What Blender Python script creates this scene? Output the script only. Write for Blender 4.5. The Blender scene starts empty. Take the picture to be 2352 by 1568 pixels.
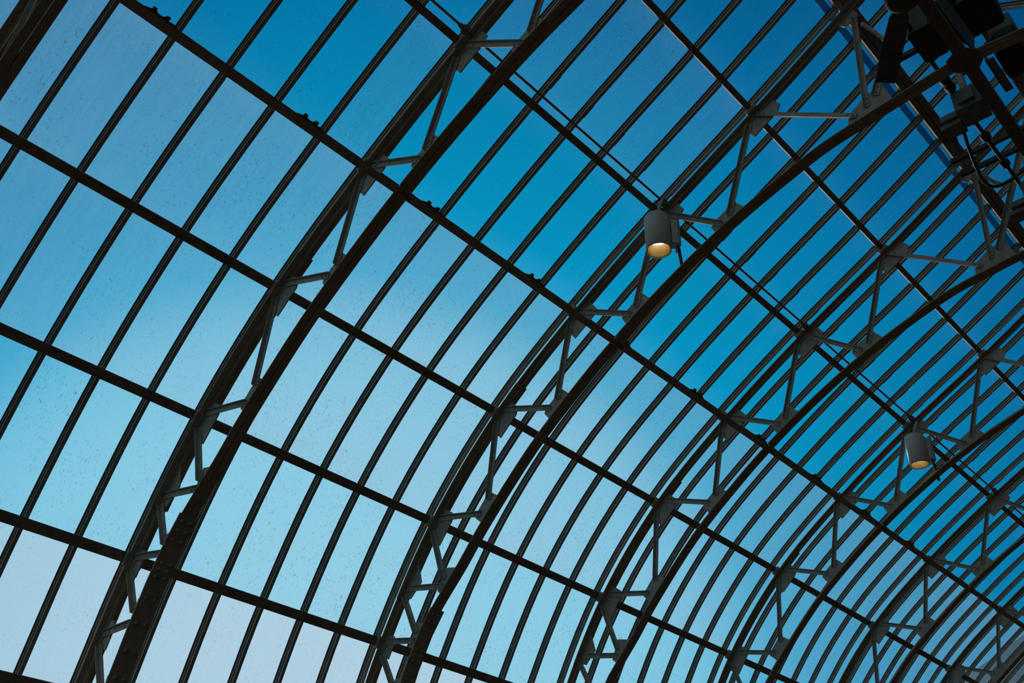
import bpy, math, random
import numpy as np
from mathutils import Matrix, Vector

random.seed(7)
SC = bpy.context.scene
COL = SC.collection

# ------------------------------------------------------------------ camera
U = 0.6                      # one pane module in metres
EYE = 1.6                    # eye height
X0 = 8.494                   # first full truss, in modules from the camera
RC = [[0.6700111, -0.7421729, 0.0162621],      # camera right
      [0.4253803, 0.3658831, -0.8277567],      # camera down
      [0.6083886, 0.5615238, 0.5608514]]       # camera forward
cam = bpy.data.cameras.new('camera')
cam.sensor_fit = 'HORIZONTAL'
cam.sensor_width = 36.0
cam.lens = 2394.5 / 2352 * 36
cam.clip_end = 500
cam_o = bpy.data.objects.new('camera', cam)
COL.objects.link(cam_o)
r, d, f = (Vector(v).normalized() for v in RC)
cam_o.matrix_world = Matrix(((r.x, -d.x, -f.x, 0), (r.y, -d.y, -f.y, 0), (r.z, -d.z, -f.z, EYE), (0, 0, 0, 1)))
SC.camera = cam_o

# ------------------------------------------------------------------ sky
def lin(c):
    return tuple((x / 255 / 12.92) if x / 255 <= 0.04045 else ((x / 255 + 0.055) / 1.055) ** 2.4 for x in c)
world = bpy.data.worlds.new('sky')
SC.world = world
world.use_nodes = True
wn, wl = world.node_tree.nodes, world.node_tree.links
wn.clear()
tc = wn.new('ShaderNodeTexCoord')
dot = wn.new('ShaderNodeVectorMath'); dot.operation = 'DOT_PRODUCT'
dot.inputs[1].default_value = (0.586, 0.780, 0.221)          # the bright low part of the sky
wl.new(tc.outputs['Generated'], dot.inputs[0])
ramp = wn.new('ShaderNodeValToRGB')
ramp.color_ramp.interpolation = 'LINEAR'  # the stops below also darken the sky for corner vignetting
STOPS = [(0.0, (0, 24, 50)), (0.45, (0, 50, 95)), (0.618, (0, 72, 124)), (0.716, (0, 99, 148)), (0.75, (0, 107, 159)),
         (0.79, (0, 121, 171)), (0.82, (0, 130, 178)), (0.85, (0, 138, 184)), (0.88, (0, 147, 194)), (0.91, (50, 168, 210)),
         (0.932, (124, 196, 226)), (0.95, (146, 205, 231)),
         (0.97, (158, 209, 233)), (1.0, (172, 214, 235))]
els = ramp.color_ramp.elements
while len(els) < len(STOPS):
    els.new(0.5)
for e, (p, c) in zip(els, STOPS):
    e.position = p
    e.color = (*lin(c), 1)
wl.new(dot.outputs['Value'], ramp.inputs['Fac'])
sep = wn.new('ShaderNodeSeparateXYZ')
wl.new(tc.outputs['Generated'], sep.inputs[0])
mr = wn.new('ShaderNodeMapRange')
mr.inputs['From Min'].default_value = -0.06
mr.inputs['From Max'].default_value = 0.02
wl.new(sep.outputs['Z'], mr.inputs['Value'])
mix = wn.new('ShaderNodeMixRGB')
mix.inputs['Color1'].default_value = (0.022, 0.0155, 0.0098, 1)   # the dim planted floor below
wl.new(mr.outputs['Result'], mix.inputs['Fac'])
dot2 = wn.new('ShaderNodeVectorMath'); dot2.operation = 'DOT_PRODUCT'
dot2.inputs[1].default_value = (-0.94, 0.10, 0.32)           # unseen pale glow added behind the camera to light side faces
wl.new(tc.outputs['Generated'], dot2.inputs[0])
gmr = wn.new('ShaderNodeMapRange'); gmr.interpolation_type = 'SMOOTHSTEP'
gmr.inputs['From Min'].default_value = 0.25; gmr.inputs['From Max'].default_value = 0.85
wl.new(dot2.outputs['Value'], gmr.inputs['Value'])
glow = wn.new('ShaderNodeMixRGB')
glow.inputs['Color2'].default_value = (0.25, 0.345, 0.34, 1)
wl.new(gmr.outputs['Result'], glow.inputs['Fac'])
wl.new(ramp.outputs['Color'], glow.inputs['Color1'])
wl.new(glow.outputs['Color'], mix.inputs['Color2'])
bg = wn.new('ShaderNodeBackground')
bg.inputs['Strength'].default_value = 1.0
wl.new(mix.outputs['Color'], bg.inputs['Color'])
wo = wn.new('ShaderNodeOutputWorld')
wl.new(bg.outputs['Background'], wo.inputs['Surface'])

sun = bpy.data.lights.new('low_sun_backlight', 'SUN')                  # unseen low sun added beyond the glass so hazy panes glow
sun.energy = 1.6
sun.angle = math.radians(16)
sun.color = (1.0, 0.95, 0.91)
sun_o = bpy.data.objects.new('low_sun_backlight', sun); COL.objects.link(sun_o)
sun_o.rotation_euler = Vector((0.586, 0.780, 0.221)).to_track_quat('Z', 'Y').to_euler()

SC.view_settings.view_transform = 'Standard'
SC.view_settings.look = 'None'
SC.view_settings.exposure = 0.0
SC.view_settings.gamma = 1.0
SC.view_settings.use_curve_mapping = False

# ------------------------------------------------------------------ materials
def paint(name, c1, c2, rough=0.55, metal=0.0, scale=9.0, bump=0.0):
    m = bpy.data.materials.new(name)
    m.use_nodes = True
    n, l = m.node_tree.nodes, m.node_tree.links
    b = n['Principled BSDF']
    b.inputs['Roughness'].default_value = rough
    b.inputs['Metallic'].default_value = metal
    t = n.new('ShaderNodeTexCoord')
    z = n.new('ShaderNodeTexNoise'); z.inputs['Scale'].default_value = scale; z.inputs['Detail'].default_value = 5
    l.new(t.outputs['Object'], z.inputs['Vector'])
    cr = n.new('ShaderNodeValToRGB')
    cr.color_ramp.elements[0].position = 0.38; cr.color_ramp.elements[0].color = (*c1, 1)
    cr.color_ramp.elements[1].position = 0.66; cr.color_ramp.elements[1].color = (*c2, 1)
    l.new(z.outputs['Fac'], cr.inputs['Fac'])
    l.new(cr.outputs['Color'], b.inputs['Base Color'])
    if bump:
        bp = n.new('ShaderNodeBump'); bp.inputs['Strength'].default_value = bump; bp.inputs['Distance'].default_value = 0.004
        l.new(z.outputs['Fac'], bp.inputs['Height']); l.new(bp.outputs['Normal'], b.inputs['Normal'])
    return m

M_STEEL = paint('painted_steel', (0.25, 0.245, 0.22), (0.33, 0.325, 0.30), 0.6, bump=0.15)
M_CHORD = paint('chord_paint', (0.25, 0.21, 0.16), (0.34, 0.28, 0.21), 0.6, bump=0.15)
M_BAR = paint('bar_paint', (0.24, 0.25, 0.24), (0.31, 0.32, 0.30), 0.5)
M_PURLIN = paint('purlin_paint', (0.16, 0.13, 0.095), (0.25, 0.20, 0.15), 0.65)
M_DARK = paint('black_metal', (0.012, 0.012, 0.012), (0.03, 0.03, 0.03), 0.6)
M_GREY = paint('grey_machine_paint', (0.095, 0.12, 0.125), (0.14, 0.17, 0.175), 0.5)  # grey dimmed to carry the vignetting of the ridge corner
M_LAMP = paint('lamp_grey', (0.50, 0.54, 0.54), (0.54, 0.58, 0.58), 0.45)
M_BAFFLE = paint('gold_baffle', (0.54, 0.40, 0.15), (0.62, 0.47, 0.19), 0.5)
M_MOSS = paint('rusty_lug', (0.05, 0.04, 0.03), (0.12, 0.09, 0.06), 0.9, scale=30)
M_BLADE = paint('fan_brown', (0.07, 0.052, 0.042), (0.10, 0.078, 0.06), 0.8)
M_HUB = paint('vignetted_brown', (0.11, 0.085, 0.062), (0.16, 0.12, 0.088), 0.65)  # chord brown darkened to paint in the vignetted top corner
M_RACK = paint('bare_rack', (0.5, 0.45, 0.40), (0.6, 0.55, 0.5), 0.5)
M_ROOF = paint('slate_roof', (0.012, 0.05, 0.085), (0.02, 0.075, 0.12), 0.8, scale=0.6)

def glass(name, haze, spots, tint=(1, 1, 1), hz=(0.60, 0.85, 0.97), bloom=0.0):
    m = bpy.data.materials.new(name)
    m.use_nodes = True
    n, l = m.node_tree.nodes, m.node_tree.links
    n.clear()
    out = n.new('ShaderNodeOutputMaterial')
    uv = n.new('ShaderNodeUVMap'); uv.uv_map = 'UVMap'
    oi = n.new('ShaderNodeObjectInfo')
    sc = n.new('ShaderNodeVectorMath'); sc.operation = 'SCALE'; sc.inputs['Scale'].default_value = 40.0
    cmb = n.new('ShaderNodeCombineXYZ')
    l.new(oi.outputs['Random'], cmb.inputs[0]); l.new(oi.outputs['Random'], cmb.inputs[1]); l.new(oi.outputs['Random'], cmb.inputs[2])
    l.new(cmb.outputs[0], sc.inputs[0])
    add = n.new('ShaderNodeVectorMath'); add.operation = 'ADD'
    l.new(uv.outputs['UV'], add.inputs[0]); l.new(sc.outputs[0], add.inputs[1])
    # long run-down streaks
    mp = n.new('ShaderNodeMapping'); mp.inputs['Scale'].default_value = (9, 0.8, 1)
    l.new(add.outputs[0], mp.inputs['Vector'])
    n1 = n.new('ShaderNodeTexNoise'); n1.inputs['Scale'].default_value = 1.6; n1.inputs['Detail'].default_value = 6
    l.new(mp.outputs[0], n1.inputs['Vector'])
    # broad smudges
    n2 = n.new('ShaderNodeTexNoise'); n2.inputs['Scale'].default_value = 1.1; n2.inputs['Detail'].default_value = 3
    l.new(add.outputs[0], n2.inputs['Vector'])
    # fine specks
    mp3 = n.new('ShaderNodeMapping'); mp3.inputs['Scale'].default_value = (30, 13, 1)
    l.new(add.outputs[0], mp3.inputs['Vector'])
    n3 = n.new('ShaderNodeTexNoise'); n3.inputs['Scale'].default_value = 1.3; n3.inputs['Detail'].default_value = 4
    l.new(mp3.outputs[0], n3.inputs['Vector'])
    r3 = n.new('ShaderNodeMapRange'); r3.inputs['From Min'].default_value = 0.60; r3.inputs['From Max'].default_value = 0.72
    l.new(n3.outputs['Fac'], r3.inputs['Value'])
    r2 = n.new('ShaderNodeMapRange'); r2.inputs['From Min'].default_value = 0.35; r2.inputs['From Max'].default_value = 0.65
    r2.inputs['To Min'].default_value = 0.15
    l.new(n2.outputs['Fac'], r2.inputs['Value'])
    sp = n.new('ShaderNodeMath'); sp.operation = 'MULTIPLY'
    l.new(r3.outputs[0], sp.inputs[0]); l.new(r2.outputs[0], sp.inputs[1])
    sp2 = n.new('ShaderNodeMath'); sp2.operation = 'MULTIPLY'; sp2.inputs[1].default_value = spots
    l.new(sp.outputs[0], sp2.inputs[0])
    # condensation gathers at the upper and lower ends of a pane
    sx = n.new('ShaderNodeSeparateXYZ'); l.new(uv.outputs['UV'], sx.inputs[0])
    e1 = n.new('ShaderNodeMath'); e1.operation = 'SUBTRACT'; e1.inputs[1].default_value = 0.5
    l.new(sx.outputs['Z' if False else 'Y'], e1.inputs[0])
    ed = n.new('ShaderNodeMath'); ed.operation = 'DIVIDE'; ed.inputs[1].default_value = 2.8
    l.new(sx.outputs['Y'], ed.inputs[0])
    ee = n.new('ShaderNodeMath'); ee.operation = 'SUBTRACT'; ee.inputs[1].default_value = 0.5
    l.new(ed.outputs[0], ee.inputs[0])
    ea = n.new('ShaderNodeMath'); ea.operation = 'ABSOLUTE'; l.new(ee.outputs[0], ea.inputs[0])
    er = n.new('ShaderNodeMapRange'); er.inputs['From Min'].default_value = 0.30; er.inputs['From Max'].default_value = 0.5
    er.inputs['To Max'].default_value = bloom
    l.new(ea.outputs[0], er.inputs['Value'])
    h1 = n.new('ShaderNodeMapRange'); h1.inputs['From Min'].default_value = 0.25; h1.inputs['From Max'].default_value = 0.75
    h1.inputs['To Min'].default_value = haze * 0.78; h1.inputs['To Max'].default_value = haze * 1.2
    l.new(n1.outputs['Fac'], h1.inputs['Value'])
    eb = n.new('ShaderNodeMath'); eb.operation = 'MULTIPLY'
    l.new(er.outputs[0], eb.inputs[0]); l.new(n2.outputs['Fac'], eb.inputs[1])
    hs = n.new('ShaderNodeMath'); hs.operation = 'ADD'; hs.use_clamp = True
    l.new(h1.outputs[0], hs.inputs[0]); l.new(eb.outputs[0], hs.inputs[1])
    # transparent colour, darkened by specks
    cm = n.new('ShaderNodeMixRGB')
    cm.inputs['Color1'].default_value = (*tint, 1); cm.inputs['Color2'].default_value = (0.12, 0.14, 0.12, 1)
    l.new(sp2.outputs[0], cm.inputs['Fac'])
    tr = n.new('ShaderNodeBsdfTransparent'); l.new(cm.outputs[0], tr.inputs['Color'])
    tl = n.new('ShaderNodeBsdfTranslucent'); tl.inputs['Color'].default_value = (*hz, 1)
    mx = n.new('ShaderNodeMixShader')
    l.new(hs.outputs[0], mx.inputs[0]); l.new(tr.outputs[0], mx.inputs[1]); l.new(tl.outputs[0], mx.inputs[2])
    gl = n.new('ShaderNodeBsdfGlossy'); gl.inputs['Roughness'].default_value = 0.02
    lw = n.new('ShaderNodeLayerWeight'); lw.inputs['Blend'].default_value = 0.5
    pw = n.new('ShaderNodeMath'); pw.operation = 'POWER'; pw.inputs[1].default_value = 5.0
    l.new(lw.outputs['Facing'], pw.inputs[0])
    fr = n.new('ShaderNodeMath'); fr.operation = 'MULTIPLY_ADD'; fr.inputs[1].default_value = 0.55; fr.inputs[2].default_value = 0.02
    l.new(pw.outputs[0], fr.inputs[0])
    ge = n.new('ShaderNodeNewGeometry')
    inv = n.new('ShaderNodeMath'); inv.operation = 'SUBTRACT'; inv.inputs[0].default_value = 1.0
    l.new(ge.outputs['Backfacing'], inv.inputs[1])
    fb = n.new('ShaderNodeMath'); fb.operation = 'MULTIPLY'
    l.new(fr.outputs[0], fb.inputs[0]); l.new(inv.outputs[0], fb.inputs[1])
    mg = n.new('ShaderNodeMixShader')
    l.new(fb.outputs[0], mg.inputs[0]); l.new(mx.outputs[0], mg.inputs[1]); l.new(gl.outputs[0], mg.inputs[2])
    l.new(mg.outputs[0], out.inputs['Surface'])
    return m

G_CLEAR = glass('clear_glass', 0.003, 0.22, bloom=0.025)
G_FILM = glass('filmed_glass', 0.03, 0.5, bloom=0.04)
G_HAZE = glass('hazy_glass', 0.145, 0.5, bloom=0.05)
G_CYAN = glass('cyan_hazy_glass', 0.07, 0.45, tint=(0.87, 0.985, 0.995), bloom=0.06)
G_PALE = glass('pale_hazy_glass', 0.14, 0.45, tint=(0.92, 0.985, 0.995), bloom=0.06)
G_FROST = glass('frosted_glass', 0.16, 0.25, hz=(0.95, 0.93, 0.95), bloom=0.08)
G_TINT = glass('tinted_glass', 0.0, 0.1, tint=(0.32, 0.40, 0.45))

# ------------------------------------------------------------------ mesh helpers (all in modules, converted on link)
class MB:
    def __init__(s):
        s.v, s.f, s.sm = [], [], []
    def add(s, vs, fs, smooth=False):
        o = len(s.v)
        s.v += [tuple(map(float, p)) for p in vs]
        s.f += [tuple(i + o for i in q) for q in fs]
        s.sm += [smooth] * len(fs)
    def box(s, a, b):
        (x, y, z), (X, Y, Z) = a, b
        s.add([(x, y, z), (X, y, z), (X, Y, z), (x, Y, z), (x, y, Z), (X, y, Z), (X, Y, Z), (x, Y, Z)],
              [(0, 3, 2, 1), (4, 5, 6, 7), (0, 1, 5, 4), (1, 2, 6, 5), (2, 3, 7, 6), (3, 0, 4, 7)])
    def obox(s, c, ax, h):
        """oriented box: centre, three axes, half sizes"""
        c = np.array(c, float); ax = [np.array(a, float) / np.linalg.norm(a) for a in ax]
        vs = [c + i * ax[0] * h[0] + j * ax[1] * h[1] + k * ax[2] * h[2]
              for k in (-1, 1) for (i, j) in ((-1, -1), (1, -1), (1, 1), (-1, 1))]
        s.add(vs, [(0, 3, 2, 1), (4, 5, 6, 7), (0, 1, 5, 4), (1, 2, 6, 5), (2, 3, 7, 6), (3, 0, 4, 7)])
    def rings(s, rs, cap=True, smooth=False):
        n = len(rs[0]); vs = [p for q in rs for p in q]; fs = []
        for k in range(len(rs) - 1):
            for i in range(n):
                j = (i + 1) % n
                fs.append((k * n + i, k * n + j, (k + 1) * n + j, (k + 1) * n + i))
        if cap:
            fs.append(tuple(range(n))[::-1]); fs.append(tuple((len(rs) - 1) * n + i for i in range(n)))
        s.add(vs, fs, smooth)
    def tube(s, pts, r, n=10, smooth=True):
        pts = [np.array(p, float) for p in pts]; rs = []
        up = np.array((0.13, 0.27, 0.95))
        for k, p in enumerate(pts):
            t = pts[min(k + 1, len(pts) - 1)] - pts[max(k - 1, 0)]; t /= np.linalg.norm(t)
            a = np.cross(t, up); a /= np.linalg.norm(a); b = np.cross(a, t)
            rr = r[k] if isinstance(r, (list, tuple)) else r
            rs.append([p + rr * (math.cos(q) * a + math.sin(q) * b) for q in np.linspace(0, 2 * math.pi, n, endpoint=False)])
        s.rings(rs, True, smooth)
    def dome(s, c, nrm, r, h):
        """a rivet head"""
        c = np.array(c, float); nrm = np.array(nrm, float) / np.linalg.norm(nrm)
        a = np.cross(nrm, (0.31, 0.62, 0.72)); a /= np.linalg.norm(a); b = np.cross(nrm, a)
        A = np.linspace(0, 2 * math.pi, 8, endpoint=False)
        rs = [[c + k * r * (math.cos(q) * a + math.sin(q) * b) + nrm * z for q in A] for k, z in ((1, 0), (0.8, h * 0.7), (0.35, h))]
        s.rings(rs, True, False)
    def prism(s, poly, off):
        """polygon of 3d points pushed along off"""
        off = np.array(off, float); p = [np.array(q, float) for q in poly]
        s.rings([p, [q + off for q in p]], True)
    def build(s, name, mat, parent=None, origin=None):
        """origin and vertices in modules (camera based); a child's vertices are relative to its parent"""
        me = bpy.data.meshes.new(name)
        o3 = np.array(origin if origin is not None else (0, 0, 0), float)
        me.from_pydata([tuple((np.array(p) - o3) * U) for p in s.v], [], s.f)
        me.polygons.foreach_set('use_smooth', s.sm)
        me.materials.append(mat)
        import bmesh
        bm = bmesh.new(); bm.from_mesh(me); bmesh.ops.recalc_face_normals(bm, faces=bm.faces); bm.to_mesh(me); bm.free()
        ob = bpy.data.objects.new(name, me); COL.objects.link(ob)
        if parent is not None:
            ob.parent = parent
        else:
            ob.location = (o3[0] * U, o3[1] * U, o3[2] * U + EYE)
        return ob

def tag(o, label=None, cat=None, group=None, kind=None):
    if label: o['label'] = label
    if cat: o['category'] = cat
    if group: o['group'] = group
    if kind: o['kind'] = kind
    return o

def empty(name, at):
    o = bpy.data.objects.new(name, None); COL.objects.link(o)
    o.empty_display_size = 0.1
    o.location = (at[0] * U, at[1] * U, at[2] * U + EYE)
    return o

def copy_tree(o, parent=None, depth=2):
    c = o.copy(); COL.objects.link(c)
    if parent is not None: c.parent = parent
    if depth:
        for ch in list(o.children): copy_tree(ch, c, depth - 1)
    return c

def proj(p):
    c = [sum(a * b for a, b in zip(row, p)) for row in RC]
    if c[2] < 0.05: return None
    return c[0] / c[2] * 2394.5 + 1176, c[1] / c[2] * 2394.5 + 784

def in_view(pts, m=70):
    q = [proj(p) for p in pts]
    q = [k for k in q if k]
    if not q: return False
    us, vs = [k[0] for k in q], [k[1] for k in q]
    return max(us) > -m and min(us) < 2352 + m and max(vs) > -m and min(vs) < 1568 + m

# ------------------------------------------------------------------ the vault's profile
NODES = np.array([(18.136, 5.012), (17.230, 7.257), (15.823, 9.692), (13.928, 11.796), (11.669, 13.503),
                  (9.274, 14.993), (6.812, 16.355), (4.578, 17.666)])
YR = 2.60                                                   # ridge plane
ZR = 17.666 + (4.578 - YR) * 0.5865
full = [NODES[0] + (NODES[0] - NODES[1]) / np.linalg.norm(NODES[0] - NODES[1]) * 1.3 + np.array((0.12, -0.4))] + list(NODES) + [np.array((YR, ZR))]
seg = np.linalg.norm(np.diff(NODES, axis=0), axis=1)
SA = np.concatenate([[0], np.cumsum(seg)])                  # arc position of every purlin line
SR = SA[-1] + np.linalg.norm(np.array((YR, ZR)) - NODES[-1])

def catmull(P, k, t):
    p0, p1, p2, p3 = P[k - 1], P[k], P[k + 1], P[min(k + 2, len(P) - 1)]
    return 0.5 * (2 * p1 + (p2 - p0) * t + (2 * p0 - 5 * p1 + 4 * p2 - p3) * t * t + (3 * p1 - p0 - 3 * p2 + p3) * t ** 3)

def prof(s):
    """point and inward normal of the glazing at arc position s (0 = lowest purlin); beyond the ridge it mirrors"""
    if s > SR:
        q, n = prof(2 * SR - s)
        return np.array((2 * YR - q[0], q[1])), np.array((-n[0], n[1]))
    def pt(s):
        if s < 0:
            t = NODES[1] - NODES[0]; t = t / np.linalg.norm(t)
            return NODES[0] + t * s + np.array((-0.035, 0.01)) * s * s * 0
        if s >= SA[-1]:
            return NODES[-1] + (np.array((YR, ZR)) - NODES[-1]) * (s - SA[-1]) / (SR - SA[-1])
        k = int(np.searchsorted(SA, s, side='right') - 1)
        return catmull(full, k + 1, (s - SA[k]) / seg[k])
    a, b = pt(max(s - 0.05, -3)), pt(min(s + 0.05, SR))
    t = (b - a) / np.linalg.norm(b - a)
    n = np.array((t[1], -t[0]))
    q = pt(s)
    if n @ q > 0: n = -n
    return q, n

def at(s, dd):
    q, n = prof(s)
    return q + n * dd

def sweep(mb, section, ss, dfun=None):
    """section of (x, depth) points drawn along the profile"""
    rs = []
    for s in ss:
        q, n = prof(s)
        base = dfun(s) if dfun else 0.0
        rs.append([(x, *(q + n * (dd + base))) for x, dd in section])
    mb.rings(rs, True)

ORD = ['zeroth', 'first', 'second', 'third', 'fourth', 'fifth', 'sixth', 'seventh', 'eighth', 'ninth', 'tenth']
def truss_name(k):
    return 'corner truss' if k == 0 else ORD[k] + ' full truss'

# ------------------------------------------------------------------ glazing bars
I_MIN, I_MAX = -8, 45
S_LOW, S_TOP = -1.2, 2 * SR - SA[5]
def bar_mesh(secs):
    mb = MB()
    for sec in secs:
        sweep(mb, sec, list(np.linspace(S_LOW, SA[-1], 46)) + [SR - 0.02])
        sweep(mb, sec, [SR + 0.02] + list(np.linspace(2 * SR - SA[-1], S_TOP, 8)))
    return mb
BODY = [[(-.039, -.046), (.050, -.046), (.050, .066), (-.020, .066), (-.020, .004), (-.032, .004), (-.032, -.014), (-.039, -.014)]]
WING_SHADE = [[(-.060, -.064), (.058, -.064), (.058, -.046), (-.060, -.046)], [(-.0315, -.012), (-.0195, -.012), (-.0195, .014), (-.0315, .014)]]  # outer wing and recess strip, blackened to paint in their shade
BAR = None
OBASE = np.array((0, 18.6, 4.0))
for i in range(I_MIN, I_MAX + 1):
    x = i + X0
    pts = [(x, *prof(s)[0]) for s in np.linspace(S_LOW, S_TOP, 24)]
    if not any(in_view([p], 60) for p in pts): continue
    if BAR is None:
        BAR = bar_mesh(BODY).build('glazing_bar', M_BAR, None, OBASE); o = BAR
        bar_mesh(WING_SHADE).build('wing_shade', M_DARK, BAR, OBASE)
        sl = MB(); sweep(sl, [(-.030, .04), (.056, .04), (.056, .078), (-.030, .078)], np.linspace(SA[5] + .44, SA[5] + .74, 4))
        sl.build('bar_sleeve', M_BAR, BAR, OBASE)
    else:
        o = copy_tree(BAR)
    o.location.x = x * U
    k, m = i // 6 + 1, i % 6
    if m == 0: lab = 'dark steel glazing bar running close beside the ' + truss_name(k)
    else: lab = 'dark steel glazing bar, ' + ORD[m] + ' one to the right of the ' + truss_name(k)
    tag(o, lab if k >= 0 else 'dark glazing bar in the top left corner before the corner truss', 'glazing bar', 'curved glazing bars of the vault')

# ------------------------------------------------------------------ glass panes
ROWS = []   # (name for label, s0, s1)
RN = ['lowest', 'second lowest', 'third lowest', 'fourth lowest', 'fifth lowest', 'sixth lowest', 'topmost']
for j in range(7):
    ROWS.append(('above the ' + RN[j] + ' purlin', SA[j], SA[j + 1]))
ROWS.append(('between ridge curb and ridge', SA[7] + 0.32, SR))
ROWS.append(('just over the ridge', SR, 2 * SR - SA[7]))
ROWS.append(('far beyond the ridge', 2 * SR - SA[7], 2 * SR - SA[6]))
ROWS.insert(0, ('below the lowest purlin', -1.2, 0.0))
npane = 0
for j, (rn, s0, s1) in enumerate(ROWS):
    protos = {}
    me0 = MB()
    g = 0.004
    S = np.linspace(s0 + 0.02, s1 - 0.02, 9)
    rs = []
    for s in S:
        q, n = prof(s)
        rs.append([(x, *(q + n * dd)) for x, dd in ((.061, -.061), (.939, -.061), (.939, -.051), (.061, -.051))])
    me0.rings(rs, True)
    for i in range(I_MIN, I_MAX):
        x = i + X0
        if not in_view([(x + a, *prof(s)[0]) for a in (0, 1) for s in (s0, (s0 + s1) / 2, s1)], 40): continue
        r = j - 1
        if r <= 0: mat, kind = G_FROST, 'pale frosted'
        elif r == 1: mat, kind = G_CYAN, 'pale cyan'
        elif r == 2: mat, kind = G_PALE, 'hazy cyan'
        elif r == 3: mat, kind = G_HAZE, 'hazy blue'
        elif r == 5 and 0 <= i < 6: mat, kind = G_FILM, 'filmed blue'
        elif r == 4 and i == -1: mat, kind = G_FILM, 'filmed blue'
        else: mat, kind = G_CLEAR, 'clear blue'
        key = mat.name
        if key not in protos:
            o = me0.build('glass_pane', mat, None, OBASE)
            uvl = o.data.uv_layers.new(name='UVMap')
            for lp in o.data.loops:
                k4 = lp.vertex_index
                uvl.data[lp.index].uv = ((0.061, 0.939, 0.939, 0.061)[k4 % 4], (k4 // 4) / 8 * (s1 - s0))
            protos[key] = o
        else:
            o = protos[key].copy(); COL.objects.link(o)
        o.location.x = x * U
        k, m = i // 6 + 1, i % 6 + 1
        tn = truss_name(k) if k >= 0 else 'left frame edge'
        tag(o, kind + ' glass pane ' + rn + ', ' + ORD[m] + ' right of the ' + tn, 'glass pane', 'glass panes ' + rn)
        npane += 1
print('panes', npane)

# ------------------------------------------------------------------ purlins
X_A, X_B = -9 + X0, 47 + X0
PL = ['lowest purlin, a dark steel rail crossing the bottom left corner',
      'second lowest purlin, a dark rail just above the frosted bottom panes',
      'third lowest purlin, a dark steel rail crossing the hazy lower panes',
      'fourth lowest purlin, a dark steel rail starting at the left edge under the corner truss',
      'fifth lowest purlin, a brown rail dividing hazy panes below from clear panes above',
      'sixth lowest purlin, a brown rail running beside the thin conduit pipe',
      'topmost purlin, a slim rusty brown rail nearest the ridge curb']
PW = [.19, .19, .18, .175, .15, .145, .125]
for j in range(7):
    mb = MB()
    q, n = prof(SA[j]); t = np.array((-n[1], n[0]))
    if t[1] < 0: t = -t
    w = PW[j] / 2
    # channel: web towards the glass, lip on the upper edge
    sec = [(-w, .235), (w, .235), (w, .165), (w - .02, .165), (w - .02, .205), (-w + .03, .205), (-w + .03, .076), (-w, .076)]
    c = np.array(q) 
    rs = [[(x, *(c + n * dd + t * a)) for a, dd in sec] for x in (X_A, X_B)]
    mb.rings(rs, True)
    o0 = np.array((X_A, *q))
    ob = mb.build('purlin', M_PURLIN, None, o0)
    tag(ob, PL[j], 'purlin', 'purlins of the vault')
    # clip angles at every bar
    cl = MB()
    for i in range(-8, 46):
        x = i + X0
        if not in_view([(x, *q)], 60): continue
        cl.obox((x + .085, *(c + n * .12 + t * 0.0)), ((1, 0, 0), (0, *t), (0, *n)), (.012, w * .8, .05))
        for a in (-.04, .04):
            cl.dome((x + a * 0.8, *(c + n * .235 + t * (a))), (0, *n), .016, .012)
    cl.build('bar_clips', M_PURLIN, ob, o0)

# lower tie beam under the trusses' inner chords
tq = np.array((10.375, 11.985)); tn_ = -tq / np.linalg.norm(tq); tt = np.array((-tn_[1], tn_[0]))
if tt[1] < 0: tt = -tt
mb = MB()
sec = [(-.085, .0), (.05, .0), (.05, -.012), (-.073, -.012), (-.073, -.11), (-.085, -.11)]
mb.rings([[(x, *(tq + tt * (a - .012) + tn_ * dd)) for a, dd in sec] for x in (X_A, X_B)], True)
tie = mb.build('tie_beam', M_CHORD, None, np.array((X_A, *tq)))
tag(tie, 'long brown angle beam passing under the inner chords of the trusses', 'tie beam')
mb = MB()
for k in range(8):
    xt = -6 + 6 * k + X0
    mb.obox((xt, *(tq + tn_ * (-.02))), ((1, 0, 0), (0, *tt), (0, *tn_)), (.16, .07, .02))
    for a in (-.1, .1):
        mb.dome((xt + a, *(tq + tn_ * 0.0)), (0, *tn_), .02, .02)
mb.build('splice_plate', M_CHORD, tie, np.array((X_A, *tq)))

# ------------------------------------------------------------------ ridge curb, ridge and hub beams
def rail(name, mat, s, d0, w, h, label, cat, lips=True):
    q, n = prof(s); t = np.array((-n[1], n[0]))
    if t[1] < 0: t = -t
    mb = MB()
    sec = [(-w / 2, d0), (w / 2, d0), (w / 2, d0 - h), (w / 2 - .012, d0 - h), (w / 2 - .012, d0 - .015), (-w / 2 + .012, d0 - .015),
           (-w / 2 + .012, d0 - h), (-w / 2, d0 - h)]
    mb.rings([[(x, *(q + n * dd + t * a)) for a, dd in sec] for x in (X_A, 32 + X0)], True)
    ob = mb.build(name, mat, None, np.array((X_A, *q)))
    tag(ob, label, cat)
    return ob
rail('curb_beam', M_PURLIN, SA[7] + .055, .19, .115, .22, 'lower curb beam where the glazing bars end below the ridge', 'curb beam')['group'] = 'ridge curb beams'
rail('curb_beam', M_PURLIN, SA[7] + .215, .19, .165, .24, 'upper curb beam of the pair, just across the thin slit of light', 'curb beam')['group'] = 'ridge curb beams'
mb = MB()
for s in (SA[7] - .115,):
    q, n = prof(s); t = np.array((-n[1], n[0]))
    mb.rings([[(x, *(q + n * dd + t * a)) for a, dd in ((-.075, -.085), (.075, -.085), (.075, -.075), (-.075, -.075))] for x in (X_A, 32 + X0)], True)
o = mb.build('flashing_strip', G_TINT, None, np.array((X_A, *q)))
o.data.uv_layers.new(name='UVMap')
tag(o, 'dark tinted strip over the upper pane ends beside the curb beam', 'flashing strip')
mb = MB()
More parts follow.
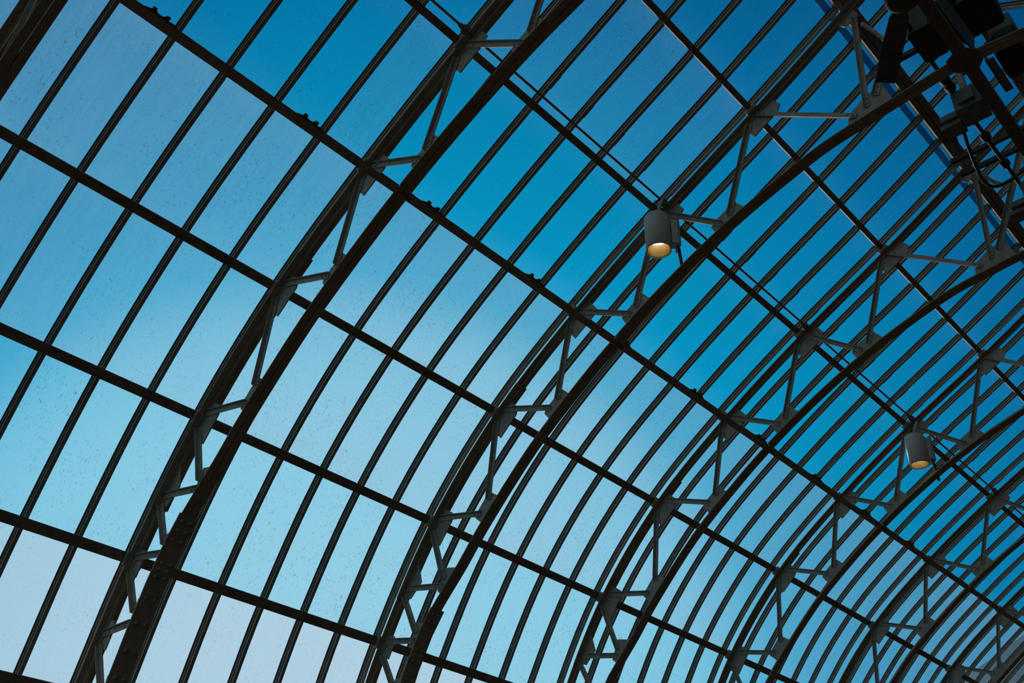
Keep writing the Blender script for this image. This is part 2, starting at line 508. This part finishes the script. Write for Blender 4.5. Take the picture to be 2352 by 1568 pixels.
mb.box((X_A, YR - .12, ZR - .28), (32 + X0, YR + .12, ZR - .06))
tag(mb.build('ridge_beam', M_PURLIN, None, np.array((X_A, YR, ZR - .28))), 'dark ridge beam at the very top where both glass slopes meet', 'ridge beam')
mb = MB()
HZ = 14.62
mb.box((X_A, YR - .105, HZ - .01), (32 + X0, YR + .105, HZ + .17))
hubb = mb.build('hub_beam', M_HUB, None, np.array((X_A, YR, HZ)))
tag(hubb, 'brown lengthwise beam through the hub plates below the ridge machinery', 'beam')

# ------------------------------------------------------------------ trusses
SI = [(-2, 1.48), (0.5, 1.50), (2.2, 1.47), (3.0, 1.48), (3.6, 1.55), (4.7, 1.76), (5.9, 1.83), (8, 1.88), (10, 1.89), (11.2, 1.90), (12.3, 1.93),
      (13.5, 2.0), (14.8, 2.13)]
path = [at(s, dd) for s, dd in SI]
path += [np.array((6.0, 14.10)), np.array((5.29, 14.29)), np.array((4.50, 14.40)), np.array((3.6, 14.51)), np.array((YR, HZ - .02))]
path += [np.array((2 * YR - p[0], p[1])) for p in path[::-1][1:]]
def smooth_path(P, sub=4):
    out = []
    Q = [2 * P[0] - P[1]] + list(P) + [2 * P[-1] - P[-2]]
    for k in range(1, len(Q) - 2):
        for t in np.linspace(0, 1, sub, endpoint=False):
            out.append(catmull(Q, k, t))
    out.append(P[-1])
    return out
IP = smooth_path(path)

def angle_pair(mb, pts, w, leg, th, gap, sgn):
    """double angle along a yz polyline; flat legs on the inner side, upright legs towards sgn*normal"""
    n_ = []
    for k in range(len(pts)):
        t = pts[min(k + 1, len(pts) - 1)] - pts[max(k - 1, 0)]; t = t / np.linalg.norm(t)
        nn = np.array((t[1], -t[0]))
        if nn @ (np.array((2.6, 3.0)) - pts[k]) < 0: nn = -nn
        n_.append(nn)
    for sx in (-1, 1):
        sec = [(gap, 0), (w, 0), (w, -th * sgn), (gap + th, -th * sgn), (gap + th, -leg * sgn), (gap, -leg * sgn)] if sgn > 0 else \
              [(gap, leg), (gap + th, leg), (gap + th, th), (w, th), (w, 0), (gap, 0)]
        mb.rings([[(sx * a, *(p + nn * dd)) for a, dd in sec] for p, nn in zip(pts, n_)], True)
    return n_

RIV = {}
def rivet(parent, p, org, key, mat, n=None):
    """one rivet head as a sub-part; all heads of a kind share their mesh"""
    if key not in RIV:
        mb = MB(); mb.dome((0, 0, 0), n if n is not None else (-1, 0, 0), .024 if key == 'side' else .036, .024 if key == 'side' else .034)
        o = mb.build('rivet', mat, parent, (0, 0, 0)); RIV[key] = o.data
    else:
        o = bpy.data.objects.new('rivet', RIV[key]); COL.objects.link(o); o.parent = parent
    o.location = tuple((np.array(p, float) - org) * U)
    return o

def member(root, name, A, B, wid, out, side, mat, org):
    """single angle on the camera side of the gussets from A to B (yz points)"""
    mb = MB()
    A, B = np.array(A, float), np.array(B, float)
    t = (B - A) / np.linalg.norm(B - A)
    w = np.array((-t[1], t[0])) * side
    L = np.linalg.norm(B - A); c = (A + B) / 2
    mb.obox((-.026, *c), ((0, *t), (0, *w), (1, 0, 0)), (L / 2, wid / 2, .008))
    mb.obox((-.026 - out / 2, *(c + w * (wid / 2 - .007))), ((0, *t), (0, *w), (1, 0, 0)), (L / 2, .007, out / 2))
    ob = mb.build(name, mat, root, org)
    for e, sg in ((A, 1), (B, -1)):
        for k in (.07, .19):
            rivet(ob, (-.034, *(e + t * sg * k - w * .01)), org, 'side', mat)
    return ob

def make_truss():
    org = np.array((0, *at(-1.5, .4)))
    root = empty('roof_truss', org)
    # outer chord
    mb = MB()
    pts = [at(s, .34) for s in list(np.linspace(-2, SA[-1], 54)) + [SR - .25]]
    pts2 = [np.array((2 * YR - p[0], p[1])) for p in pts[::-1][:14]]
    angle_pair(mb, pts, .14, .09, .018, .011, -1)
    angle_pair(mb, pts2, .14, .09, .018, .011, -1)
    for s in np.arange(-1.5, 18.6, .42):
        q, n = prof(s)
        mb.dome((-.09, *(q + n * .358)), (0, *n), .02, .018)
        if abs(((s + 1.5) / .42) % 2) < .5: mb.dome((.09, *(q + n * .358)), (0, *n), .02, .018)
    mb.build('outer_chord', M_CHORD, root, org)
    mb = MB()
    for lo, hi in ((-.168, -.034), (.034, .168)):
        sweep(mb, [(lo, .3605), (hi, .3605), (hi, .380), (lo, .380)], np.linspace(3.45, 8.9, 18))
    for s_ in np.arange(3.6, 8.85, .30):
        q, n = prof(s_)
        for a in (-.10, .10): mb.dome((a, *(q + n * .379)), (0, *n), .022, .02)
    mb.build('splice_plate', M_CHORD, root, org)
    # packing blocks on the outer chord where the purlins land
    for j in range(7):
        mb = MB()
        q, n = prof(SA[j])
        t = np.array((n[1], -n[0]))
        mb.obox((0, *(q + n * .30)), ((1, 0, 0), (0, *t), (0, *n)), (.17, .13, .045))
        mb.build('purlin_cleat', M_CHORD, root, org)
    # inner chord
    mb = MB()
    nn = angle_pair(mb, IP, .138, .11, .018, .009, 1)
    for k in range(6, len(IP) - 4, 6):
        t = IP[k + 1] - IP[k]; t = t / np.linalg.norm(t)
        mb.obox((0, *(IP[k] + nn[k] * -.012)), ((1, 0, 0), (0, *t), (0, *nn[k])), (.012, .2, .010))
    for k in range(2, len(IP) - 2, 2):
        mb.dome((.07, *IP[k]), (0, *nn[k]), .016, .01)
    mb.build('inner_chord', M_CHORD, root, org)
    # riveted cover plate on the foot of the inner chord
    mb = MB()
    ps = [at(s, dd + .03) for s, dd in ((-2, 1.48), (.5, 1.50), (1.4, 1.485), (2.2, 1.47), (3.0, 1.485), (3.58, 1.555))]
    mb.rings([[(a, *(p + prof(s)[1] * dd)) for a, dd in ((-.185, 0), (.185, 0), (.185, -.028), (-.185, -.028))] for p, s in zip(ps, (-2, .5, 1.4, 2.2, 3, 3.58))], True)
    cp = mb.build('cover_plate', M_CHORD, root, org)
    for s in (3.45, 3.27, 3.08, 2.62, 2.5, 2.36, 1.95, 1.5, 1.02, .55, .1):
        dd = np.interp(s, [-2, .5, 1.4, 2.2, 3, 3.58], [1.48, 1.50, 1.485, 1.47, 1.485, 1.555]) + .03
        q, n = prof(s)
        for a in (-.08, .08):
            rivet(cp, (a, *(q + n * dd)), org, 'plate', M_CHORD, (0, *n))
    # outer gussets, inner gussets, struts and diagonals
    outer = [-1.0, 1.14, 2.42, 3.72] + [SA[2], SA[3], SA[4], SA[5], SA[6], SA[7]]
    def gus(poly, side):
        mb = MB(); mb.prism([(-.012, *p) for p in poly], (.024, 0, 0))
        mb.build(side, M_STEEL, root, org)
    for k, s0 in enumerate(outer):
        if k == 9:
            gus([at(s0 - .3, .36), at(s0 - .25, .62), at(s0 + .1, .66), at(s0 + .16, .36)], 'gusset_plate'); continue
        big = k >= 4
        e = .42 if big else .26
        ins = .80 if big else .66
        if k == 3: gus([at(s0 - .18, .36), at(s0 - .18, .62), at(s0 + .25, .74), at(s0 + .62, .36)], 'gusset_plate'); continue
        gus([at(s0 - e * .95, .36), at(s0 - e * .92, ins), at(s0 + e * .62, ins), at(s0 + e, ins - .1), at(s0 + e * .95, .36)], 'gusset_plate')
    inner = [(6.04, 1.82), (9.02, 1.89), (11.75, 1.91), (14.43, 2.10)]
    for si, dd in inner:
        gus([at(si - .22, dd - .03), at(si - .2, dd - .36), at(si - .08, dd - .41), at(si + .5, dd - .40), at(si + .56, dd - .03)], 'gusset_plate')
    for si, dd in ((.15, 1.5), (1.5, 1.485), (2.75, 1.49), (4.09, 1.66)):
        gus([at(si - .2, dd - .03), at(si - .16, dd - .30), at(si + .38, dd - .38), at(si + .52, dd - .03)], 'gusset_plate')
    gus([np.array(p) for p in ((4.86, 14.42), (4.80, 14.74), (4.44, 14.98), (4.07, 15.06), (3.92, 14.52))], 'gusset_plate')
    gus([np.array(p) for p in ((YR + .5, ZR - .75), (YR - .5, ZR - .75), (YR - .2, ZR - .45), (YR + .2, ZR - .45))], 'gusset_plate')
    st = [((-.9, .4), (-.6, 1.3)), ((1.14, .42), (1.46, 1.24)), ((2.5, .42), (2.76, 1.26)), ((3.70, .40), (4.08, 1.46)), ((5.38, .40), (6.0, 1.56)),
          ((8.22, .36), (9.02, 1.60)), ((10.98, .36), (11.75, 1.68)), ((13.78, .40), (14.43, 1.90)), ]
    for a, b in st: member(root, 'strut', at(*a), at(*b), .118, .05, -1, M_STEEL, org)
    member(root, 'strut', (6.62, 16.02), (4.66, 14.62), .118, .05, 1, M_STEEL, org)
    dg = [((.95, .45), (.2, 1.26)), ((2.24, .45), (1.66, 1.22)), ((3.55, .42), (2.95, 1.24)), ((5.08, .40), (4.25, 1.42)), ((7.98, .38), (6.40, 1.56)),
          ((10.72, .38), (9.30, 1.62)), ((13.5, .42), (11.96, 1.68)), ((16.28, .46), (14.68, 1.90))]
    for a, b in dg: member(root, 'diagonal', at(*a), at(*b), .105, .075, 1, M_STEEL, org)
    member(root, 'diagonal', (4.24, 17.16), (4.42, 14.70), .105, .075, 1, M_STEEL, org)
    member(root, 'ridge_brace', (2.78, 18.0), (4.22, 14.86), .125, .08, 1, M_STEEL, org)
    member(root, 'ridge_brace', (2.42, 18.0), (2 * YR - 4.22, 14.86), .125, .08, -1, M_STEEL, org)
    member(root, 'ridge_hanger', (YR, 17.8), (YR, HZ + .1), .09, .06, 1, M_STEEL, org)
    # hub plate under the meeting of chord and lengthwise beam
    mb = MB()
    hexa = [(-.29, .10), (-.19, .26), (.09, .26), (.29, .12), (.31, -.14), (.15, -.27), (-.14, -.27), (-.29, -.12)]
    mb.prism([(a, YR + b, HZ - .035) for a, b in hexa], (0, 0, .025))
    for a, b in ((-.2, .1), (-.05, .16), (.2, .1), (.2, -.1), (-.05, -.16), (-.2, -.1)):
        mb.dome((a, YR + b, HZ - .035), (0, 0, -1), .03, .02)
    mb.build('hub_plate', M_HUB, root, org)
    return root

TL = ['dark corner truss, only its brown chords cutting the top left corner',
      'first full truss from the left, a latticed steel arch reaching the bottom edge',
      'second full truss from the left, latticed arch carrying the nearer lit spotlight',
      'third full truss from the left, latticed arch between the two lit spotlights',
      'fourth full truss from the left, latticed arch carrying the farther lit spotlight',
      'fifth full truss from the left, latticed arch just right of the farther spotlight',
      'sixth full truss from the left, a distant arch near the right edge',
      'seventh full truss, farthest dark arch in the bottom right corner']
T1 = make_truss()
for k in range(8):
    o = T1 if k == 1 else copy_tree(T1, None, 1 if k in (0, 6, 7) else 2)
    o.location.x = (-6 + 6 * k + X0) * U
    tag(o, TL[k], 'truss', 'arched roof trusses')

# ------------------------------------------------------------------ conduit pipe and spotlights
q, n = prof(SA[5] + .235)
cq = q + n * .29
mb = MB()
mb.tube([(x, *cq) for x in np.linspace(X_A, X_B, 12)], .026, 8)
pipe = mb.build('conduit_pipe', M_PURLIN, None, np.array((X_A, *cq)))
tag(pipe, 'thin conduit pipe running just above the sixth lowest purlin', 'pipe')
for k in range(8):
    xt = -6 + 6 * k + X0
    mb = MB(); mb.box((xt - .26, cq[0] - .06, cq[1] - .07), (xt + .02, cq[0] + .06, cq[1] + .05))
    mb.tube([(xt - .34, *cq), (xt - .26, *cq)], .045, 8)
    mb.build('junction_box', M_PURLIN, pipe, np.array((X_A, *cq)))

def spotlight(x, y, ztop, label, on):
    R_, L_ = .262, .90
    root = empty('spotlight', (x, y, ztop - L_))
    org = np.array((x, y, ztop - L_))
    N = 40; A = np.linspace(0, 2 * math.pi, N, endpoint=False)
    def ring(r_, z_): return [(x + r_ * math.cos(a), y + r_ * math.sin(a), z_) for a in A]
    zb = ztop - L_
    mb = MB()
    prof_o = [(.001, ztop), (R_ * .86, ztop), (R_ * .95, ztop - .02), (R_, ztop - .07), (R_, zb), (R_ - .012, zb - .004), (R_ - .014, zb + .01), (R_ - .014, zb + .43), (.001, zb + .43)]
    mb.rings([ring(a, b) for a, b in prof_o], True, False)
    for i_ in range(len(mb.sm)): mb.sm[i_] = True
    h = mb.build('housing', M_LAMP, root, org)
    for i_, p in enumerate(h.data.polygons): p.use_smooth = abs(p.normal.z) < .5
    mb = MB()
    st = []
    for k in range(8):
        z_ = zb + .012 + k * .034; rr = R_ - .020 - k * .004
        st += [(rr, z_), (rr, z_ + .018), (rr - .013, z_ + .020), (rr - .013, z_ + .033)]
    mb.rings([ring(a, b) for a, b in st], False, False)
    mb.build('baffle', M_BAFFLE, h, org)
    mb = MB()
    mb.rings([ring(.001, zb + .305), ring(.19, zb + .305), ring(.19, zb + .32), ring(.001, zb + .32)], True)
    lens = mb.build('lens', on, h, org)
    # driver box, slotted bracket and drop rod on the far side
    ax = np.array((.80, -.60, 0)); ay = np.array((.60, .80, 0))
    c = np.array((x, y, 0)) + ax * (R_ + .075)
    mb = MB(); mb.obox((c[0], c[1], zb + .50), (ax, ay, (0, 0, 1)), (.072, .11, .30))
    mb.obox((c[0], c[1], zb + .83), (ax, ay, (0, 0, 1)), (.07, .03, .06))
    mb.build('driver_box', M_LAMP, root, org)
    c2 = np.array((x, y, 0)) + ax * (R_ + .165)
    mb = MB(); mb.obox((c2[0], c2[1], zb + .52), (ax, ay, (0, 0, 1)), (.014, .14, .40))
    for k in (.2, .5, .8):
        p = c2 - ax * .016
        mb.dome((p[0] + ay[0] * .1, p[1] + ay[1] * .1, zb + .16 + k * .75), -ax, .02, .015)
    mb.build('mounting_bracket', M_STEEL, root, org)
    mb = MB(); mb.tube([(c2[0], c2[1], zb + .2), (c2[0] + .03, c2[1] - .03, zb - .42)], .035, 10)
    mb.build('drop_rod', M_DARK, root, org)
    mb = MB(); mb.tube([(x, y - .06, ztop - .02), (x - .01, y - .10, ztop + .25), (x + .02, y - .17, ztop + .41)], .035, 10)
    mb.build('stem', M_LAMP, root, org)
    mb = MB(); mb.tube([(x - .1, y - .0, ztop - .0), (x - .16, y - .03, ztop + .18), (x - .1, y - .05, ztop + .34), (x + .02, y - .16, ztop + .42)], .014, 6)
    mb.build('cable', M_DARK, root, org)
    tag(root, label, 'spotlight', 'cylinder spotlights under the vault')
    return root
def emit(name, col, st):
    m = bpy.data.materials.new(name); m.use_nodes = True
    b = m.node_tree.nodes['Principled BSDF']
    b.inputs['Base Color'].default_value = (.8, .7, .5, 1)
    b.inputs['Emission Color'].default_value = (*col, 1)
    b.inputs['Emission Strength'].default_value = st
    z = m.node_tree.nodes.new('ShaderNodeTexNoise'); z.inputs['Scale'].default_value = 3
    return m
M_ON = emit('lit_lens', (1.0, .88, .68), 3.6)
spotlight(14.194, 9.06, 14.44, 'nearer grey cylinder spotlight with a white lit lens, under the second full truss', M_ON)
spotlight(26.194, 8.945, 14.24, 'farther grey cylinder spotlight glowing amber, under the fourth full truss', M_ON)

# ------------------------------------------------------------------ hinge brackets on the fifth purlin
def hinge():
    q, n = prof(SA[4]); t = np.array((n[1], -n[0]))
    if t[1] < 0: t = -t
    root = empty('hinge_bracket', (0, *(q + n * .2 + t * .07)))
    org = np.array((0, *(q + n * .2 + t * .07)))
    mb = MB()
    pl = [(-.30, .004), (-.19, .035), (-.17, .085), (-.13, .07), (-.08, .03), (.02, .03), (.06, .065), (.10, .06), (.12, .02), (.22, .03), (.30, .0), (.30, -.002), (-.30, -.002)]
    mb.prism([(a, *(q + n * .17 + t * (.076 + b))) for a, b in pl], (0, *(n * .05)))
    mb.build('hinge_leaf', M_MOSS, root, org)
    for a in (-.15, .09):
        mb = MB(); mb.tube([(a - .03, *(q + n * .2 + t * .135)), (a + .03, *(q + n * .2 + t * .135))], .032, 8)
        mb.build('hinge_knuckle', M_MOSS, root, org)
    for a in (-.2, .16):
        mb = MB(); mb.dome((a, *(q + n * .225 + t * .05)), (0, *n), .022, .022)
        mb.build('bolt', M_GREY, root, org)
    return root
HB = None
for k in range(10):
    i = -4.36 + 3 * k + (.06 if k > 3 else 0)
    if k % 2 == 0 and False: continue
    if HB is None: HB = hinge(); o = HB
    else: o = copy_tree(HB)
    o.location.x = (i + X0) * U
    kk = int(i // 6 + 1)
    side = 'soon after' if (i % 6) < 3 else 'well before'
    other = truss_name(kk) if (i % 6) < 3 else truss_name(kk + 1)
    tag(o, 'small rusty hinge bracket on the fifth lowest purlin, ' + side + ' the ' + other, 'hinge bracket', 'hinge brackets along the fifth purlin')

# ------------------------------------------------------------------ ridge machinery
def motor(at_, size, label, flip=1):
    (x, y, z), (a, b, c) = at_, size
    root = empty('vent_motor', (x, y, z))
    org = np.array((x, y, z))
    mb = MB()
    ch = .06
    mb.prism([(x - a, y - b + ch, z), (x - a + ch, y - b, z), (x + a - ch, y - b, z), (x + a, y - b + ch, z), (x + a, y + b - ch, z), (x + a - ch, y + b, z),
              (x - a + ch, y + b, z), (x - a, y + b - ch, z)], (0, 0, c))
    mb.build('motor_case', M_DARK, root, org)
    mb = MB()
    mb.box((x - a * .96, y - b * .9, z + c), (x + a * .9, y + b * .9, z + c + .35))
    for k in range(5):
        mb.box((x - a * .9 + k * a * .36, y - b * .96, z + c + .05), (x - a * .9 + k * a * .36 + .03, y + b * .96, z + c + .32))
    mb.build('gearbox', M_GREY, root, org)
    mb = MB(); mb.tube([(x - a - .25, y + b * .6, z + .12), (x - a + .02, y + b * .6, z + .12)], .05, 10)
    mb.build('cable_gland', M_DARK, root, org)
    mb = MB(); mb.box((x - .07, y - .07, z + c + .35), (x + .07, y + .07, z + c + .9))
    mb.build('hanger', M_STEEL, root, org)
    tag(root, label, 'motor', 'vent motors under the ridge')
    return root
motor((14.36, 3.05, 15.3), (.43, .235, .55), 'black boxed vent motor left of the nearest hub plate')
motor((14.60, 2.20, 15.6), (.47, .36, .7), 'largest black vent motor box above the nearest hub plate, at the top edge')
motor((16.0, 2.05, 15.5), (.42, .24, .5), 'black vent motor box right of the nearest hub plate')

def gear_unit(x, y, z, label):
    root = empty('vent_gearbox', (x, y, z)); org = np.array((x, y, z))
    mb = MB(); mb.box((x - .28, y - .30, z), (x + .28, y + .22, z + .5)); mb.box((x - .36, y - .2, z + .1), (x - .28, y + .12, z + .42)); mb.box((x + .28, y - .24, z + .06), (x + .34, y + .16, z + .44))
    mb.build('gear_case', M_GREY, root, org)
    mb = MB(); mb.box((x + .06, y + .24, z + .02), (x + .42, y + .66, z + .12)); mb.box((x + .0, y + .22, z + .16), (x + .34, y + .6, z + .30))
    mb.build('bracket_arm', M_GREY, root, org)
    mb = MB()
    for k in range(4): mb.box((x - .2 + k * .11, y - .33, z + .06), (x - .14 + k * .11, y - .30, z + .44))
    mb.build('cooling_fins', M_STEEL, root, org)
    mb = MB(); mb.box((x - .06, y - .06, z + .5), (x + .06, y + .06, z + 1.3))
    mb.build('hanger', M_STEEL, root, org)
    tag(root, label, 'gearbox', 'vent gearboxes on the drive shaft')
gear_unit(16.72, 3.18, 15.42, 'grey vent gearbox on the drive shaft, right below the nearest hub plate')
gear_unit(20.2, 3.1, 15.42, 'grey vent gearbox at the right edge beyond the third full truss')

# lengthwise drive shaft with couplings
sy, sz = 3.34, 16.0
mb = MB(); mb.tube([(x, sy, sz) for x in np.linspace(15.0, 26.0, 9)], .045, 10)
sh = mb.build('drive_shaft', M_DARK, None, np.array((15.0, sy, sz)))
tag(sh, 'black lengthwise vent drive shaft with couplings below the ridge', 'shaft')
for x in (16.12, 16.35, 17.5, 18.15, 19.2, 21.6):
    mb = MB(); mb.tube([(x - .12, sy, sz), (x - .06, sy, sz), (x + .06, sy, sz), (x + .12, sy, sz)], [.07, .105, .105, .07], 12)
    mb.build('coupling', M_DARK, sh, np.array((15.0, sy, sz)))
# toothed racks that push the vents open
def rack(P, label):
    root_pts = smooth_path([np.array(p, float) for p in P], 5)
    mb = MB()
    for p, q_ in zip(root_pts[:-1], root_pts[1:]):
        t = q_ - p; L = np.linalg.norm(t); h = np.cross(t / L, (0.25, 0.95, 0.2)); h /= np.linalg.norm(h)
        if h[2] < 0: h = -h
        w = np.cross(t / L, h)
        mb.obox((p + q_) / 2, (t, h, w), (L / 2 * 1.05, .028, .02))
        for k in (.25, .75):
            mb.obox(p + t * k + h * .04, (t, h, w), (L * .12, .018, .02))
    ob = mb.build('rack_arm', M_RACK, None, np.array(P[0], float))
    tag(ob, label, 'rack arm', 'toothed vent racks')
rack([(14.15, 4.05, 16.46), (14.36, 3.975, 16.42), (14.62, 3.89, 16.37), (14.95, 3.76, 16.37)], 'toothed rack behind the fan blade near the top edge')
rack([(18.45, 3.80, 15.68), (18.8, 3.74, 15.62), (19.15, 3.655, 15.60), (19.5, 3.49, 15.62)], 'toothed rack beside the hanging black cable at the right edge')
# flexible black cable
cp = [(17.1, 3.50, 15.50), (17.16, 3.51, 15.32), (17.34, 3.551, 15.2), (17.9, 3.64, 15.17), (18.39, 3.703, 15.18), (18.75, 3.64, 15.2), (18.9, 3.45, 15.24), (18.98, 3.05, 15.4), (19.1, 2.7, 15.7)]
mb = MB(); mb.tube(smooth_path([np.array(p) for p in cp], 5), .036, 8)
tag(mb.build('power_cable', M_DARK, None, np.array(cp[0])), 'thick black cable hanging in a loop from the grey gearbox', 'cable')
# sloping grey splice plates on the hub beam
mb = MB(); mb.prism([(13.1, 2.50, 14.80), (14.25, 2.50, 14.80), (14.55, 2.42, 14.80), (14.55, 2.36, 15.1), (14.25, 2.44, 15.25), (13.1, 2.44, 15.25)], (0, -.025, 0))
tag(mb.build('beam_plate', M_GREY, None, np.array((13.1, 2.5, 14.8))), 'blue grey upright plate beside the hub beam, left of the nearest hub plate', 'plate', 'plates beside the hub beam')
mb = MB(); mb.box((15.35, 2.40, 15.2), (16.35, 2.43, 15.42)); mb.box((15.35, 2.28, 15.2), (16.35, 2.43, 15.22))
tag(mb.build('beam_plate', M_GREY, None, np.array((15.35, 2.4, 15.2))), 'pale grey angled plate right of the nearest hub plate', 'plate', 'plates beside the hub beam')

# dark cross bars of the opening ridge vents
for x, lab in ((15.58, 'black vent cross bar under the sky gap left of the nearest hub plate'),
               (19.12, 'upper black vent cross bar behind the looping black cable'),
               (19.66, 'lower black vent cross bar behind the looping black cable')):
    mb = MB(); mb.box((x - .045, 2.74, 16.55), (x + .045, 4.35, 16.66))
    cb = mb.build('vent_cross_bar', M_DARK, None, np.array((x, 2.74, 16.55)))
    tag(cb, lab, 'cross bar', 'vent cross bars under the ridge')
    mb = MB(); mb.box((x - .03, 4.20, 16.66), (x + .03, 4.26, 17.70)); mb.build('end_post', M_DARK, cb, np.array((x, 2.74, 16.55)))

# ceiling fan under the ridge
fx, fy, fz = 12.05, 2.72, 14.05
fan = empty('ceiling_fan', (fx, fy, fz)); org = np.array((fx, fy, fz))
A = np.linspace(0, 2 * math.pi, 32, endpoint=False)
mb = MB(); mb.rings([[(fx + r_ * math.cos(a), fy + r_ * math.sin(a), fz + z_) for a in A] for r_, z_ in ((.02, -.06), (.24, -.06), (.29, -.02), (.29, .10), (.12, .2), (.02, .2))], True, True)
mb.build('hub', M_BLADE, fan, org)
mb = MB(); mb.tube([(fx, fy, fz + .15), (fx, fy, HZ)], .05, 12); mb.build('downrod', M_BLADE, fan, org)
import_dir = np.array((1.38, .95)); import_dir = import_dir / np.linalg.norm(import_dir)
a0 = math.atan2(import_dir[1], import_dir[0])
for k in range(3):
    a = a0 + k * 2 * math.pi / 3
    u_, v_ = np.array((math.cos(a), math.sin(a), 0)), np.array((-math.sin(a), math.cos(a), 0))
    mb = MB()
    rs = []
    for rr, w, tw in ((.2, .10, .0), (.4, .155, .25), (.9, .175, .25), (1.45, .178, .22), (1.76, .176, .2), (1.78, .17, .2)):
        c = org + u_ * rr
        vv = v_ * math.cos(tw) + np.array((0, 0, 1)) * math.sin(tw); nn = np.cross(u_, vv)
        rs.append([c + vv * w + nn * .006, c + nn * .022, c - vv * w + nn * .006, c - vv * w - nn * .006, c - nn * .008, c + vv * w - nn * .006])
    mb.rings(rs, True)
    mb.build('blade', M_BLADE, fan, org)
tag(fan, 'brown ceiling fan at the top edge with one long blade pointing down', 'ceiling fan')

# ------------------------------------------------------------------ neighbouring roof seen through the lower right panes
mb = MB()
mb.prism([(66.5, 24, -2.6), (66.5, 24, 18.8), (84.5, 24, 26.9), (112, 24, 26.9), (112, 24, -2.6)], (17, 6, 0))
tag(mb.build('neighbouring_roof', M_ROOF, None, np.array((66.5, 24, -2.6))), 'dark sloping roof of a neighbouring wing behind the bottom right panes', 'roof')
